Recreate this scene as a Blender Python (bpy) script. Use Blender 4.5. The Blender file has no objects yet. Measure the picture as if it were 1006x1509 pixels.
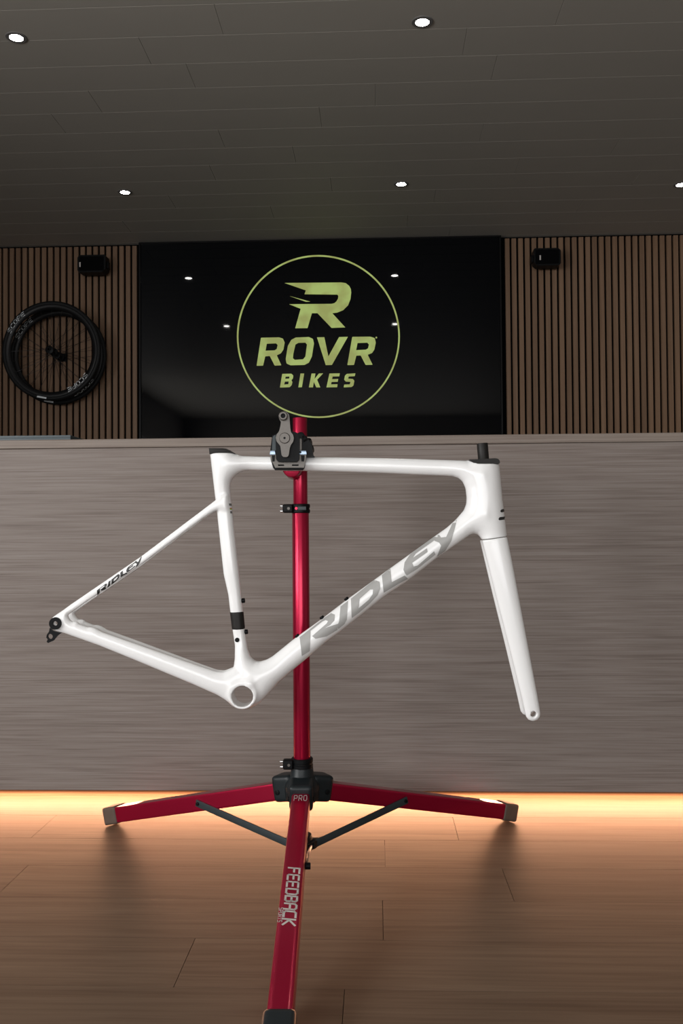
import bpy, bmesh, math, random
import numpy as np
from mathutils import Vector, Matrix
from mathutils.geometry import tessellate_polygon
from mathutils.bvhtree import BVHTree

random.seed(7)
sc = bpy.context.scene
COL = sc.collection
R = math.radians

# ------------------------------------------------------------------ camera, world, light, exposure
F = 1330.0                         # focal length in pixels of the 1006 x 1509 frame
YAW, PITCH, ROLL = R(2.2), R(1.25), R(-0.42)
EYE = Vector((0, 0, 0.711))
cam_d = bpy.data.cameras.new('camera')
cam_d.sensor_fit = 'VERTICAL'; cam_d.sensor_height = 36.0; cam_d.lens = 36.0 * F / 1509.0
cam_d.clip_start = 0.05
cam = bpy.data.objects.new('camera', cam_d); COL.objects.link(cam)
CR = Matrix.Rotation(YAW, 3, 'Z') @ Matrix.Rotation(math.pi / 2 + PITCH, 3, 'X') @ Matrix.Rotation(ROLL, 3, 'Z')
cam.matrix_world = Matrix.Translation(EYE) @ CR.to_4x4()
sc.camera = cam

sc.view_settings.view_transform = 'Standard'
sc.view_settings.look = 'None'
sc.view_settings.gamma = 1.0
sc.view_settings.use_curve_mapping = False
sc.view_settings.exposure = 0.0
sc.cycles.use_denoising = True
sc.cycles.max_bounces = 8
sc.cycles.sample_clamp_indirect = 4.0

world = bpy.data.worlds.new('world'); sc.world = world; world.use_nodes = True
world.node_tree.nodes['Background'].inputs[0].default_value = (0.55, 0.65, 0.8, 1)
world.node_tree.nodes['Background'].inputs[1].default_value = 0.6

def area(name, loc, rot, sx, sy, power, col):
    l = bpy.data.lights.new(name, 'AREA'); l.shape = 'RECTANGLE'; l.size = sx; l.size_y = sy
    l.energy = power; l.color = col
    o = bpy.data.objects.new(name, l); COL.objects.link(o); o.location = loc; o.rotation_euler = rot
    return o
ROOM_X0, ROOM_X1, ROOM_Y0, ROOM_Y1, CEIL = -3.0, 3.0, -3.2, 5.47, 2.487
# daylight through the window in the left wall and the shop window behind the camera
area('daylight_side_window', (ROOM_X0 - 0.14, -0.75, 1.40), (0, R(-90), 0), 1.1, 3.0, 180, (1.0, 0.99, 0.98))
area('daylight_shop_window', (-0.3, ROOM_Y0 - 0.14, 1.12), (R(90), 0, 0), 4.2, 1.5, 108, (1.0, 0.985, 0.975))
# warm light strip under the counter, tilted towards the room
area('counter_light_strip', (0, 2.450, 0.0490), (R(-52), 0, 0), 5.2, 0.010, 42, (1.0, 0.465, 0.25))

# ------------------------------------------------------------------ pixel helpers (authoring geometry from the photograph)
def ray(px, py):
    return (CR @ Vector(((px - 503.0) / F, -(py - 754.5) / F, -1.0)))
def on_y(px, py, y):
    d = ray(px, py); return EYE + d * ((y - EYE.y) / d.y)
def on_z(px, py, z):
    d = ray(px, py); return EYE + d * ((z - EYE.z) / d.z)
def at_depth(px, py, Z):
    return EYE + ray(px, py) * Z
class Plane:
    """vertical plane parallel to the picture: local x right, y away, z up"""
    def __init__(s, origin, yaw=YAW):
        s.M = Matrix.Translation(origin) @ Matrix.Rotation(yaw, 4, 'Z'); s.I = s.M.inverted()
        s.e = s.I @ EYE; s.r = s.I.to_3x3()
    def p(s, px, py, yoff=0.0):
        d = s.r @ ray(px, py); t = (yoff - s.e.y) / d.y
        q = s.e + d * t; return (q.x, q.z)

# ------------------------------------------------------------------ materials
MATS = {}
def nodes(name):
    m = bpy.data.materials.new(name); m.use_nodes = True; MATS[name] = m
    nt = m.node_tree; return m, nt, nt.nodes['Principled BSDF']
def plain(name, col, rough=0.5, metal=0.0, coat=0.0, spec=0.5, noise=0.0, nscale=40.0):
    m, nt, b = nodes(name)
    b.inputs['Base Color'].default_value = (*col, 1); b.inputs['Roughness'].default_value = rough
    b.inputs['Metallic'].default_value = metal; b.inputs['Coat Weight'].default_value = coat
    b.inputs['Coat Roughness'].default_value = 0.12; b.inputs['Specular IOR Level'].default_value = spec
    if noise:
        tc = nt.nodes.new('ShaderNodeTexCoord'); n = nt.nodes.new('ShaderNodeTexNoise')
        n.inputs['Scale'].default_value = nscale; n.inputs['Detail'].default_value = 4
        nt.links.new(tc.outputs['Object'], n.inputs['Vector'])
        mx = nt.nodes.new('ShaderNodeMix'); mx.data_type = 'RGBA'
        nt.links.new(n.outputs['Fac'], mx.inputs[0])
        mx.inputs[6].default_value = (*[c * (1 - noise) for c in col], 1)
        mx.inputs[7].default_value = (*[min(1, c * (1 + noise)) for c in col], 1)
        nt.links.new(mx.outputs[2], b.inputs['Base Color'])
    return m
def emit(name, col, strength, col2=None):
    m, nt, b = nodes(name)
    b.inputs['Base Color'].default_value = (0.01, 0.01, 0.01, 1)
    b.inputs['Emission Color'].default_value = (*col, 1); b.inputs['Emission Strength'].default_value = strength
    if col2:
        tc = nt.nodes.new('ShaderNodeTexCoord'); n = nt.nodes.new('ShaderNodeTexNoise')
        n.inputs['Scale'].default_value = 9; nt.links.new(tc.outputs['Object'], n.inputs['Vector'])
        rp = nt.nodes.new('ShaderNodeValToRGB'); rp.color_ramp.elements[0].position = 0.4; rp.color_ramp.elements[1].position = 0.6
        rp.color_ramp.elements[0].color = (*col, 1); rp.color_ramp.elements[1].color = (*col2, 1)
        nt.links.new(n.outputs['Fac'], rp.inputs[0]); nt.links.new(rp.outputs[0], b.inputs['Emission Color'])
    return m
def wood(name, dark, mid, light, stretch, rough=0.5, per_piece=0.0, fine=0.35, coarse=1.0, bump=0.05, knots=False, spec=0.5):
    """stretch = mapping scale (x,y,z): small along the grain"""
    m, nt, b = nodes(name); N = nt.nodes.new; L = nt.links.new
    tc = N('ShaderNodeTexCoord'); oi = N('ShaderNodeObjectInfo')
    ad = N('ShaderNodeVectorMath'); ad.operation = 'MULTIPLY_ADD'
    L(oi.outputs['Random'], ad.inputs[0]); ad.inputs[1].default_value = (37, 53, 71) if per_piece else (0, 0, 0)
    L(tc.outputs['Object'], ad.inputs[2])
    mp = N('ShaderNodeMapping'); mp.inputs['Scale'].default_value = stretch; L(ad.outputs[0], mp.inputs['Vector'])
    n1 = N('ShaderNodeTexNoise'); n1.inputs['Scale'].default_value = coarse; n1.inputs['Detail'].default_value = 7
    n1.inputs['Roughness'].default_value = 0.62; n1.inputs['Distortion'].default_value = 0.8 if knots else 0.35
    L(mp.outputs[0], n1.inputs['Vector'])
    mp2 = N('ShaderNodeMapping'); mp2.inputs['Scale'].default_value = tuple(s * 6 if s > 3 else s * 1.6 for s in stretch)
    L(ad.outputs[0], mp2.inputs['Vector'])
    n2 = N('ShaderNodeTexNoise'); n2.inputs['Scale'].default_value = coarse; n2.inputs['Detail'].default_value = 4
    L(mp2.outputs[0], n2.inputs['Vector'])
    mx = N('ShaderNodeMix'); mx.data_type = 'FLOAT'; mx.inputs[0].default_value = fine
    L(n1.outputs['Fac'], mx.inputs[2]); L(n2.outputs['Fac'], mx.inputs[3])
    rp = N('ShaderNodeValToRGB'); e = rp.color_ramp.elements
    e[0].position = 0.33; e[0].color = (*dark, 1); e[1].position = 0.66; e[1].color = (*light, 1)
    k = e.new(0.5); k.color = (*mid, 1)
    L(mx.outputs[0], rp.inputs[0])
    out = rp.outputs[0]
    if per_piece:
        hs = N('ShaderNodeHueSaturation'); mr = N('ShaderNodeMapRange')
        mr.inputs['To Min'].default_value = 1 - per_piece; mr.inputs['To Max'].default_value = 1 + per_piece
        L(oi.outputs['Random'], mr.inputs['Value']); L(mr.outputs[0], hs.inputs['Value']); L(out, hs.inputs['Color'])
        out = hs.outputs[0]
    L(out, b.inputs['Base Color']); b.inputs['Roughness'].default_value = rough
    b.inputs['Specular IOR Level'].default_value = spec
    bp = N('ShaderNodeBump'); bp.inputs['Strength'].default_value = bump; bp.inputs['Distance'].default_value = 0.002
    L(mx.outputs[0], bp.inputs['Height']); L(bp.outputs[0], b.inputs['Normal'])
    return m

M_counter = wood('counter_laminate', (0.125, 0.098, 0.085), (0.182, 0.151, 0.134), (0.222, 0.193, 0.175), (2.4, 8, 56), 0.55, fine=0.58, coarse=1.3, bump=0.03, spec=0.3)
M_counter_top = wood('counter_worktop', (0.15, 0.115, 0.095), (0.20, 0.165, 0.14), (0.24, 0.20, 0.17), (1.7, 8, 48), 0.5, fine=0.45, coarse=1.3, bump=0.03, spec=0.3)
M_slat = wood('slat_wood', (0.155, 0.088, 0.051), (0.20, 0.120, 0.072), (0.24, 0.148, 0.092), (30, 30, 0.8), 0.55, per_piece=0.10, coarse=1.5, spec=0.3)
M_floor = wood('oak_floor', (0.072, 0.048, 0.032), (0.108, 0.075, 0.051), (0.135, 0.096, 0.066), (1.5, 18, 8), 0.55, per_piece=0.07, fine=0.4, coarse=1.3, knots=True, bump=0.04, spec=0.15)
M_ceil = plain('ceiling_panel_grey', (0.40, 0.378, 0.338), 0.6, noise=0.04, nscale=3, spec=0.3)
M_ceil_gap = plain('ceiling_joint', (0.55, 0.53, 0.5), 0.8)
M_wall = plain('wall_paint', (0.30, 0.28, 0.26), 0.8, noise=0.03)
M_felt = plain('black_felt', (0.003, 0.003, 0.0035), 0.95, spec=0.05, noise=0.2, nscale=200)
M_gapdark = plain('floor_joint_dark', (0.07, 0.045, 0.03), 0.9)
M_white = plain('white_gloss_paint', (0.81, 0.815, 0.815), 0.26, coat=0.35, noise=0.006, nscale=5)
M_red = plain('red_anodised', (0.36, 0.0025, 0.034), 0.28, metal=0.68, coat=0.15, noise=0.10, nscale=600)
M_redside = M_red
M_black = plain('black_plastic', (0.004, 0.0044, 0.005), 0.45, spec=0.12, noise=0.25, nscale=120)
M_hub = plain('hub_casting', (0.009, 0.013, 0.015), 0.42, spec=0.28, noise=0.2, nscale=150)
M_brace = plain('dark_steel_bar', (0.028, 0.038, 0.042), 0.45, metal=0.3, noise=0.15, nscale=80)
M_foot = plain('rubber_foot_brown', (0.075, 0.052, 0.038), 0.7, noise=0.2, nscale=60)
M_cast = plain('grey_cast_metal', (0.115, 0.105, 0.095), 0.42, metal=0.5, noise=0.12, nscale=180)
M_chrome = plain('polished_steel', (0.75, 0.77, 0.8), 0.18, metal=1.0)
M_steel = plain('bluish_steel', (0.28, 0.36, 0.46), 0.32, metal=0.8)
M_carbon = plain('matt_carbon', (0.012, 0.011, 0.010), 0.5, spec=0.25, noise=0.3, nscale=140)
M_rubber = plain('tyre_rubber', (0.005, 0.0055, 0.006), 0.6, spec=0.25, noise=0.2, nscale=200)
M_rim = plain('black_rim', (0.006, 0.006, 0.0065), 0.4, spec=0.25)
M_logo_grey = plain('grey_lettering', (0.33, 0.33, 0.32), 0.4, noise=0.06, nscale=30)
M_logo_black = plain('black_lettering', (0.02, 0.02, 0.02), 0.4)
M_logo_silver = plain('silver_lettering', (0.62, 0.58, 0.55), 0.35, metal=0.3)
M_logo_dim = plain('faded_silver_lettering', (0.30, 0.20, 0.15), 0.5)
M_wheel_print = plain('wheel_print_grey', (0.55, 0.58, 0.60), 0.5)
M_screen = plain('screen_glass', (0.0015, 0.002, 0.003), 0.03, spec=0.22)
M_bezel = plain('bezel_black', (0.003, 0.003, 0.0035), 0.4, spec=0.15)
M_logo_green = emit('screen_logo_green', (0.27, 0.30, 0.085), 1.0, (0.33, 0.42, 0.12))
M_lamp = emit('downlight_lens', (1.0, 0.97, 0.92), 130.0)
M_trim = plain('downlight_trim', (0.16, 0.155, 0.15), 0.5)
M_laptop = plain('blue_grey_shell', (0.05, 0.07, 0.08), 0.5, noise=0.05)
M_strip = emit('warm_light_strip', (1.0, 0.62, 0.3), 3.0)
M_frame_alu = plain('window_frame_grey', (0.2, 0.2, 0.2), 0.5)
M_sticker_g = plain('sticker_green', (0.25, 0.5, 0.05), 0.5)
M_sticker_r = plain('sticker_red', (0.5, 0.08, 0.04), 0.5)
M_sticker_k = plain('sticker_grey', (0.16, 0.16, 0.16), 0.5)

# ------------------------------------------------------------------ mesh helpers
def tag(o, label=None, cat=None, group=None, kind=None):
    if label: o['label'] = label
    if cat: o['category'] = cat
    if group: o['group'] = group
    if kind: o['kind'] = kind
    return o
def link(name, me, mat, parent=None, loc=None):
    if mat and not me.materials: me.materials.append(mat)
    o = bpy.data.objects.new(name, me); COL.objects.link(o)
    if parent: o.parent = parent
    if loc is not None: o.location = loc
    return o
def thing(name, label, cat, loc=(0, 0, 0), rotz=0.0, group=None):
    o = bpy.data.objects.new(name, None); COL.objects.link(o); o.empty_display_size = 0.05
    o.location = loc; o.rotation_euler = (0, 0, rotz); return tag(o, label, cat, group)
def copy_tree(o, parent=None):
    c = o.copy(); COL.objects.link(c); c.parent = parent
    for ch in list(o.children): copy_tree(ch, c)
    return c

class MB:
    def __init__(s): s.bm = bmesh.new()
    def box(s, c, size, bev=0.0, seg=2, mat=None):
        t = bmesh.new(); bmesh.ops.create_cube(t, size=1.0)
        bmesh.ops.scale(t, vec=Vector(size), verts=t.verts)
        if bev: bmesh.ops.bevel(t, geom=list(t.edges), offset=bev, segments=seg, profile=0.7, affect='EDGES')
        s._add(t, (Matrix.Translation(c) @ mat.to_4x4()) if mat is not None else Matrix.Translation(c)); return s
    def _add(s, t, M):
        bmesh.ops.transform(t, matrix=M, verts=t.verts)
        me = bpy.data.meshes.new('t'); t.to_mesh(me); t.free(); s.bm.from_mesh(me); bpy.data.meshes.remove(me)
    def bar(s, a, b, w, h, bev=0.0, up=(0, 0, 1), seg=2):
        a, b = Vector(a), Vector(b); x = (b - a); L = x.length; x.normalize()
        y = Vector(up).cross(x).normalized(); z = x.cross(y)
        M = Matrix((x, y, z)).transposed()
        return s.box((a + b) / 2, (L, w, h), bev, seg, M)
    def cyl(s, a, b, r, n=24, r2=None, bev=0.0):
        a, b = Vector(a), Vector(b); d = b - a
        prof = [(0, 0), (r, 0), (r2 if r2 else r, d.length), (0, d.length)]
        if bev: 
            R2 = r2 if r2 else r
            prof = [(0, 0), (r - bev, 0), (r - bev * 0.3, bev * 0.3), (r, bev), (R2, d.length - bev), (R2 - bev * 0.3, d.length - bev * 0.3), (R2 - bev, d.length), (0, d.length)]
        return s.lathe(prof, n, a, d)
    def lathe(s, prof, n=32, origin=(0, 0, 0), axis=(0, 0, 1), closed=False):
        q = Vector((0, 0, 1)).rotation_difference(Vector(axis)); o = Vector(origin); rings = []
        for (r, h) in prof:
            if r < 1e-7: rings.append([s.bm.verts.new(o + q @ Vector((0, 0, h)))])
            else: rings.append([s.bm.verts.new(o + q @ Vector((r * math.cos(2 * math.pi * i / n), r * math.sin(2 * math.pi * i / n), h))) for i in range(n)])
        pairs = list(zip(rings, rings[1:])) + ([(rings[-1], rings[0])] if closed else [])
        for A, B in pairs:
            for i in range(n):
                j = (i + 1) % n
                f = [A[i % len(A)], A[j % len(A)], B[j % len(B)], B[i % len(B)]]
                u = []
                for v in f:
                    if v not in u: u.append(v)
                if len(u) > 2:
                    try: s.bm.faces.new(u)
                    except ValueError: pass
        return s
    def tube(s, pts, r, n=8):
        pts = [Vector(p) for p in pts]; rings = []
        for i, p in enumerate(pts):
            d = (pts[min(i + 1, len(pts) - 1)] - pts[max(i - 1, 0)]).normalized()
            u = d.orthogonal().normalized() if i == 0 else (u - d * u.dot(d)).normalized()
            w = d.cross(u); rr = r[i] if isinstance(r, (list, tuple)) else r
            rings.append([s.bm.verts.new(p + (u * math.cos(2 * math.pi * k / n) + w * math.sin(2 * math.pi * k / n)) * rr) for k in range(n)])
        for A, B in zip(rings, rings[1:]):
            for k in range(n): s.bm.faces.new((A[k], A[(k + 1) % n], B[(k + 1) % n], B[k]))
        s.bm.faces.new(rings[0][::-1]); s.bm.faces.new(rings[-1]); return s
    def prism(s, loops, y0, y1, bev=0.0):
        """loops of (x,z) (first outer, others holes), extruded along y"""
        t = bmesh.new()
        tris = tessellate_polygon([[Vector((x, z, 0)) for x, z in l] for l in loops])
        flat = [p for l in loops for p in l]
        a = [t.verts.new((x, y0, z)) for x, z in flat]; b = [t.verts.new((x, y1, z)) for x, z in flat]
        for tr in tris:
            for vs in ([a[i] for i in tr], [b[i] for i in tr][::-1]):
                try: t.faces.new(vs)
                except ValueError: pass
        k = 0
        for l in loops:
            n = len(l)
            for i in range(n):
                j = (i + 1) % n; t.faces.new((a[k + i], a[k + j], b[k + j], b[k + i]))
            k += n
        bmesh.ops.recalc_face_normals(t, faces=t.faces)
        if bev:
            es = [e for e in t.edges if len(e.link_faces) == 2 and e.calc_face_angle(0) > 0.9 and abs(e.verts[0].co.y - e.verts[1].co.y) < 1e-6]
            bmesh.ops.bevel(t, geom=es, offset=bev, segments=2, profile=0.6, affect='EDGES', clamp_overlap=True)
        s._add(t, Matrix.Identity(4)); return s
    def build(s, name, mat, parent=None, smooth=35, loc=None, xf=None):
        if xf is not None: bmesh.ops.transform(s.bm, matrix=xf, verts=s.bm.verts)
        bmesh.ops.recalc_face_normals(s.bm, faces=s.bm.faces)
        me = bpy.data.meshes.new(name); s.bm.to_mesh(me); s.bm.free()
        if smooth:
            for p in me.polygons: p.use_smooth = True
            me.set_sharp_from_angle(angle=R(smooth))
        return link(name, me, mat, parent, loc)

def circle(cx, cy, r, n=24): return [(cx + r * math.cos(2 * math.pi * i / n), cy + r * math.sin(2 * math.pi * i / n)) for i in range(n)]
def resample(poly, step):
    out = []
    for i, a in enumerate(poly):
        b = poly[(i + 1) % len(poly)]; L = math.hypot(b[0] - a[0], b[1] - a[1]); n = max(1, int(math.ceil(L / step)))
        out += [(a[0] + (b[0] - a[0]) * k / n, a[1] + (b[1] - a[1]) * k / n) for k in range(n)]
    return out
def chaikin(poly, n=2):
    for _ in range(n):
        q = []
        for i, a in enumerate(poly):
            b = poly[(i + 1) % len(poly)]
            q += [(a[0] * .75 + b[0] * .25, a[1] * .75 + b[1] * .25), (a[0] * .25 + b[0] * .75, a[1] * .25 + b[1] * .75)]
        poly = q
    return poly
def rounded(poly, step=6, n=2): return chaikin(resample(poly, step), n)

# stroke letters (unit height 1, width about 0.7)
GLYPH = {
 'F': [[(0, 0), (0, 1), (.62, 1)], [(0, .52), (.5, .52)]],
 'E': [[(.62, 0), (.1, 0), (0, .1), (0, .9), (.1, 1), (.62, 1)], [(0, .52), (.52, .52)]],
 'D': [[(0, 0), (0, 1), (.48, 1), (.64, .84), (.64, .16), (.48, 0), (0, 0)]],
 'B': [[(0, 0), (0, 1), (.46, 1), (.6, .88), (.6, .64), (.48, .52), (.6, .4), (.62, .14), (.48, 0), (0, 0)], [(0, .52), (.48, .52)]],
 'A': [[(0, 0), (0, .84), (.16, 1), (.48, 1), (.64, .84), (.64, 0)], [(0, .45), (.64, .45)]],
 'C': [[(.62, 1), (.14, 1), (0, .86), (0, .14), (.14, 0), (.62, 0)]],
 'K': [[(0, 0), (0, 1)], [(.62, 1), (.08, .5), (.62, 0)], [(0, .5), (.1, .5)]],
 'S': [[(.6, 1), (.12, 1), (0, .88), (0, .64), (.12, .52), (.5, .52), (.62, .4), (.62, .12), (.5, 0), (0, 0)]],
 'P': [[(0, 0), (0, 1), (.5, 1), (.64, .86), (.64, .58), (.5, .45), (0, .45)]],
 'O': [[(.14, 0), (.5, 0), (.64, .14), (.64, .86), (.5, 1), (.14, 1), (0, .86), (0, .14), (.14, 0)]],
 'R': [[(0, 0), (0, 1), (.5, 1), (.64, .86), (.64, .58), (.5, .45), (0, .45)], [(.32, .45), (.64, 0)]],
 'T': [[(0, 1), (.66, 1)], [(.33, 1), (.33, 0)]],
 '1': [[(.12, .8), (.33, 1), (.33, 0)]], '0': [[(.14, 0), (.5, 0), (.64, .14), (.64, .86), (.5, 1), (.14, 1), (0, .86), (0, .14), (.14, 0)]],
}
def text_quads(text, w=0.17, adv=0.92, slant=0.0):
    """list of quads in text space (x along, y up)"""
    Q = []; x0 = 0
    for ch in text:
        for pl in GLYPH.get(ch, []):
            for (a, b) in zip(pl, pl[1:]):
                d = Vector((b[0] - a[0], b[1] - a[1])); d.normalize(); n = Vector((-d.y, d.x)) * w / 2; e = d * w * 0.42
                A = Vector(a) - e; B = Vector(b) + e
                Q.append([(p.x + x0 + slant * p.y, p.y) for p in (A + n, A - n, B - n, B + n)])
        x0 += adv
    return Q, x0 - adv + 0.64
def text_mesh(name, quads, fmap, mat, parent):
    """fmap: (u, v) -> 3D point"""
    vs, fs = [], []
    for q in quads:
        k = len(vs); vs += [tuple(fmap(*p)) for p in q]; fs.append((k, k + 1, k + 2, k + 3))
    me = bpy.data.meshes.new(name); me.from_pydata(vs, [], fs); me.update()
    return link(name, me, mat, parent)

# ------------------------------------------------------------------ setting: floor, ceiling, walls
def slab(name, c, size, mat, parent=None):
    return MB().box(c, size).build(name, mat, parent, smooth=0)
floor = tag(slab('floor', (0, (ROOM_Y0 + ROOM_Y1) / 2, -0.062), (6.3, ROOM_Y1 - ROOM_Y0 + 0.3, 0.1), M_gapdark), kind='structure')
ceiling = tag(slab('ceiling', (0, (ROOM_Y0 + ROOM_Y1) / 2, CEIL + 0.062), (6.3, ROOM_Y1 - ROOM_Y0 + 0.3, 0.1), M_ceil_gap), kind='structure')

_cache = {}
def plank(name, x0, x1, y0, y1, z0, z1, mat, parent, gap, bev=0.0007):
    w, d, h = x1 - x0 - gap, y1 - y0 - gap, z1 - z0
    key = (round(w, 4), round(d, 4), round(h, 4), mat.name)
    if key not in _cache:
        b = MB().box((0, 0, 0), (w, d, h), bev, 1); o = b.build(name, mat, parent, smooth=0); _cache[key] = o.data
    else:
        o = link(name, _cache[key], None, parent)
    o.location = ((x0 + x1) / 2, (y0 + y1) / 2, (z0 + z1) / 2); return o
# floor boards: rows .17 m deep; end joints read from the photo
FP0, FPW = on_z(503, 1278, 0).y, 0.170
joint = {0: (on_z(748, 1303, 0).x, on_z(26, 1290, 0).x), 1: (on_z(567, 1257, 0).x,), 2: (on_z(672, 1224, 0).x, on_z(60, 1222, 0).x),
         -1: (on_z(564, 1357, 0).x,), -2: (on_z(271, 1420, 0).x,), -3: (on_z(506, 1480, 0).x,)}
y = FP0 - FPW; i = 0
for k in range(-11, 21):
    ya, yb = FP0 - (1 - k) * FPW, FP0 - (0 - k) * FPW
    if ya > ROOM_Y1 - 0.02: break
    yb = min(yb, ROOM_Y1)
    if k < -6 or k > 4:
        xs = [ROOM_X0, -1.0 + 0.37 * (k % 4), 1.1 + 0.31 * (k % 3), ROOM_X1]
    else:
        js = sorted(joint.get(k, (0.33 * (k % 3) - 0.2,)))
        xs = [ROOM_X0] + ([js[0] - 1.25] if js[0] - 1.25 > ROOM_X0 + 0.3 else []) + list(js) + ([js[-1] + 1.25] if js[-1] + 1.25 < ROOM_X1 - 0.3 else []) + [ROOM_X1]
    for xa, xb in zip(xs, xs[1:]):
        plank('floor_board', xa, xb, ya, yb, -0.012, 0.0, M_floor, floor, 0.0010, 0.0)
plank('floor_board', ROOM_X0, ROOM_X1, ROOM_Y0, FP0 - 12 * FPW, -0.012, 0.0, M_floor, floor, 0.0010, 0.0)
# ceiling panels: rows .188 m
CY0, CPW = on_z(503, 214, CEIL).y, 0.1885
cj = {-1: (321, 822, 25), 0: (211, 683, 70), 1: (279, 726, 107), 2: (553, 135, 142), 3: (79, 472, 173), 4: (325, 708, 201), 5: (433, 900, 226), 6: (311, 760, 250), 7: (488, 930, 272), 8: (250, 640, 292), 9: (400, 850, 310), 10: (180, 600, 326)}
for k in range(-12, 16):
    ya, yb = CY0 + (k - 5) * CPW, CY0 + (k - 4) * CPW
    if ya > ROOM_Y1 - 0.03: break
    yb = min(yb, ROOM_Y1)
    if k in cj: js = sorted(on_z(p, cj[k][2], CEIL).x for p in cj[k][:2])
    else: js = sorted((-0.9 + 0.45 * (k % 4), 1.0 + 0.3 * (k % 3)))
    xs = [ROOM_X0] + list(js) + [ROOM_X1]
    for xa, xb in zip(xs, xs[1:]):
        plank('ceiling_panel', xa, xb, ya, yb, CEIL, CEIL + 0.012, M_ceil, ceiling, 0.0010)
plank('ceiling_panel', ROOM_X0, ROOM_X1, ROOM_Y0, CY0 - 17 * CPW, CEIL, CEIL + 0.012, M_ceil, ceiling, 0.0010)

# slatted back wall
wall_back = tag(slab('wall_back', (0, ROOM_Y1 + 0.05, CEIL / 2 + 0.006), (6.2, 0.1, CEIL + 0.012), M_felt), kind='structure')
SL_P, SL_W, SL_D = 0.0402, 0.0278, 0.020
TVY = 5.405
tvL, tvR = on_y(204.5, 480, TVY).x, on_y(739.5, 480, TVY).x
slat_me = None
x = on_y(745, 480, ROOM_Y1 - SL_D).x
xs = []
while x < 2.96: xs.append(x + SL_W / 2); x += SL_P
x = on_y(201.5, 480, ROOM_Y1 - SL_D).x
while x > -2.96: xs.append(x - SL_W / 2); x -= SL_P
for xc in sorted(xs):
    if slat_me is None:
        o = MB().box((0, 0, 0), (SL_W, SL_D, CEIL - 0.012), 0.0012, 1).build('slat', M_slat, wall_back, smooth=0); slat_me = o.data
    else: o = link('slat', slat_me, None, wall_back)
    o.location = (xc, ROOM_Y1 - SL_D / 2, (CEIL - 0.012) / 2)

def wall_with_opening(name, axis, pos, a0, a1, o0, o1, z0, z1, thick=0.1):
    b = MB(); s = 1 if pos > 0 else -1
    def add(u0, u1, v0, v1):
        c = ((u0 + u1) / 2, (v0 + v1) / 2)
        if axis == 'x': b.box((pos + s * thick / 2, c[0], c[1]), (thick, u1 - u0, v1 - v0))
        else: b.box((c[0], pos + s * thick / 2, c[1]), (u1 - u0, thick, v1 - v0))
    add(a0, o0, 0, CEIL + 0.012); add(o1, a1, 0, CEIL + 0.012); add(o0, o1, 0, z0); add(o0, o1, z1, CEIL + 0.012)
    return tag(b.build(name, M_wall, smooth=0), kind='structure')
wall_with_opening('wall_left', 'x', ROOM_X0, ROOM_Y0, ROOM_Y1, -2.25, 0.75, 0.85, 1.95)
wall_with_opening('wall_front', 'y', ROOM_Y0, ROOM_X0, ROOM_X1, -2.4, 1.8, 0.37, 1.87)
tag(slab('wall_right', (ROOM_X1 + 0.05, (ROOM_Y0 + ROOM_Y1) / 2, CEIL / 2 + 0.006), (0.1, ROOM_Y1 - ROOM_Y0, CEIL + 0.012), M_wall), kind='structure')
w1 = tag(bpy.data.objects.new('window_1', None), kind='structure'); COL.objects.link(w1)
for yy in (-2.235, -0.75, 0.735): MB().box((ROOM_X0 - 0.05, yy, 1.40), (0.05, 0.035, 1.1), 0.004).build('window_bar', M_frame_alu, w1)
for zz in (0.865, 1.935): MB().box((ROOM_X0 - 0.05, -0.75, zz), (0.05, 2.93, 0.03), 0.004).build('window_bar', M_frame_alu, w1)
w2 = tag(bpy.data.objects.new('window_2', None), kind='structure'); COL.objects.link(w2)
for xx in (-2.385, -0.98, 0.38, 1.785): MB().box((xx, ROOM_Y0 - 0.05, 1.12), (0.035, 0.05, 1.5), 0.004).build('window_bar', M_frame_alu, w2)
for zz in (0.385, 1.855): MB().box((-0.3, ROOM_Y0 - 0.05, zz), (4.13, 0.05, 0.03), 0.004).build('window_bar', M_frame_alu, w2)

# ------------------------------------------------------------------ counter with light strip
CY = 2.283                                 # front face of the counter
CT = on_y(503, 643.0, CY).z; CB = on_y(503, 1166.0, CY).z
CE = on_y(503, 656.0, CY).z
counter = thing('reception_counter', 'long grey-brown wood-grain reception counter glowing warmly along its base', 'counter', (0, CY + 0.3, 0))
def crel(c): return (c[0], c[1] - (CY + 0.3), c[2])
MB().box(crel((0, CY + 0.009, (CB + CE - 0.0012) / 2)), (5.6, 0.018, CE - 0.0012 - CB), 0.001, 1).build('front_panel', M_counter, counter, smooth=0)
tag(MB().box(crel((0, CY + 0.33, (CT + CE) / 2)), (5.6, 0.66, CT - CE), 0.0015, 1).build('worktop', M_counter_top, counter, smooth=0), 'light edge strip of the counter worktop')
MB().box(crel((0, CY + 0.34, (CB + CE) / 2 + 0.01)), (5.56, 0.60, CE - CB - 0.03), 0.0).build('carcass', M_counter, counter, smooth=0)
MB().box(crel((0, CY + 0.44, (CB + 0.03) / 2)), (5.5, 0.40, CB + 0.03)).build('plinth', M_counter, counter, smooth=0)
MB().box(crel((0, CY + 0.172, CB + 0.005)), (5.3, 0.012, 0.012), 0.001, 1).build('light_strip', M_strip, counter, smooth=0)

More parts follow.
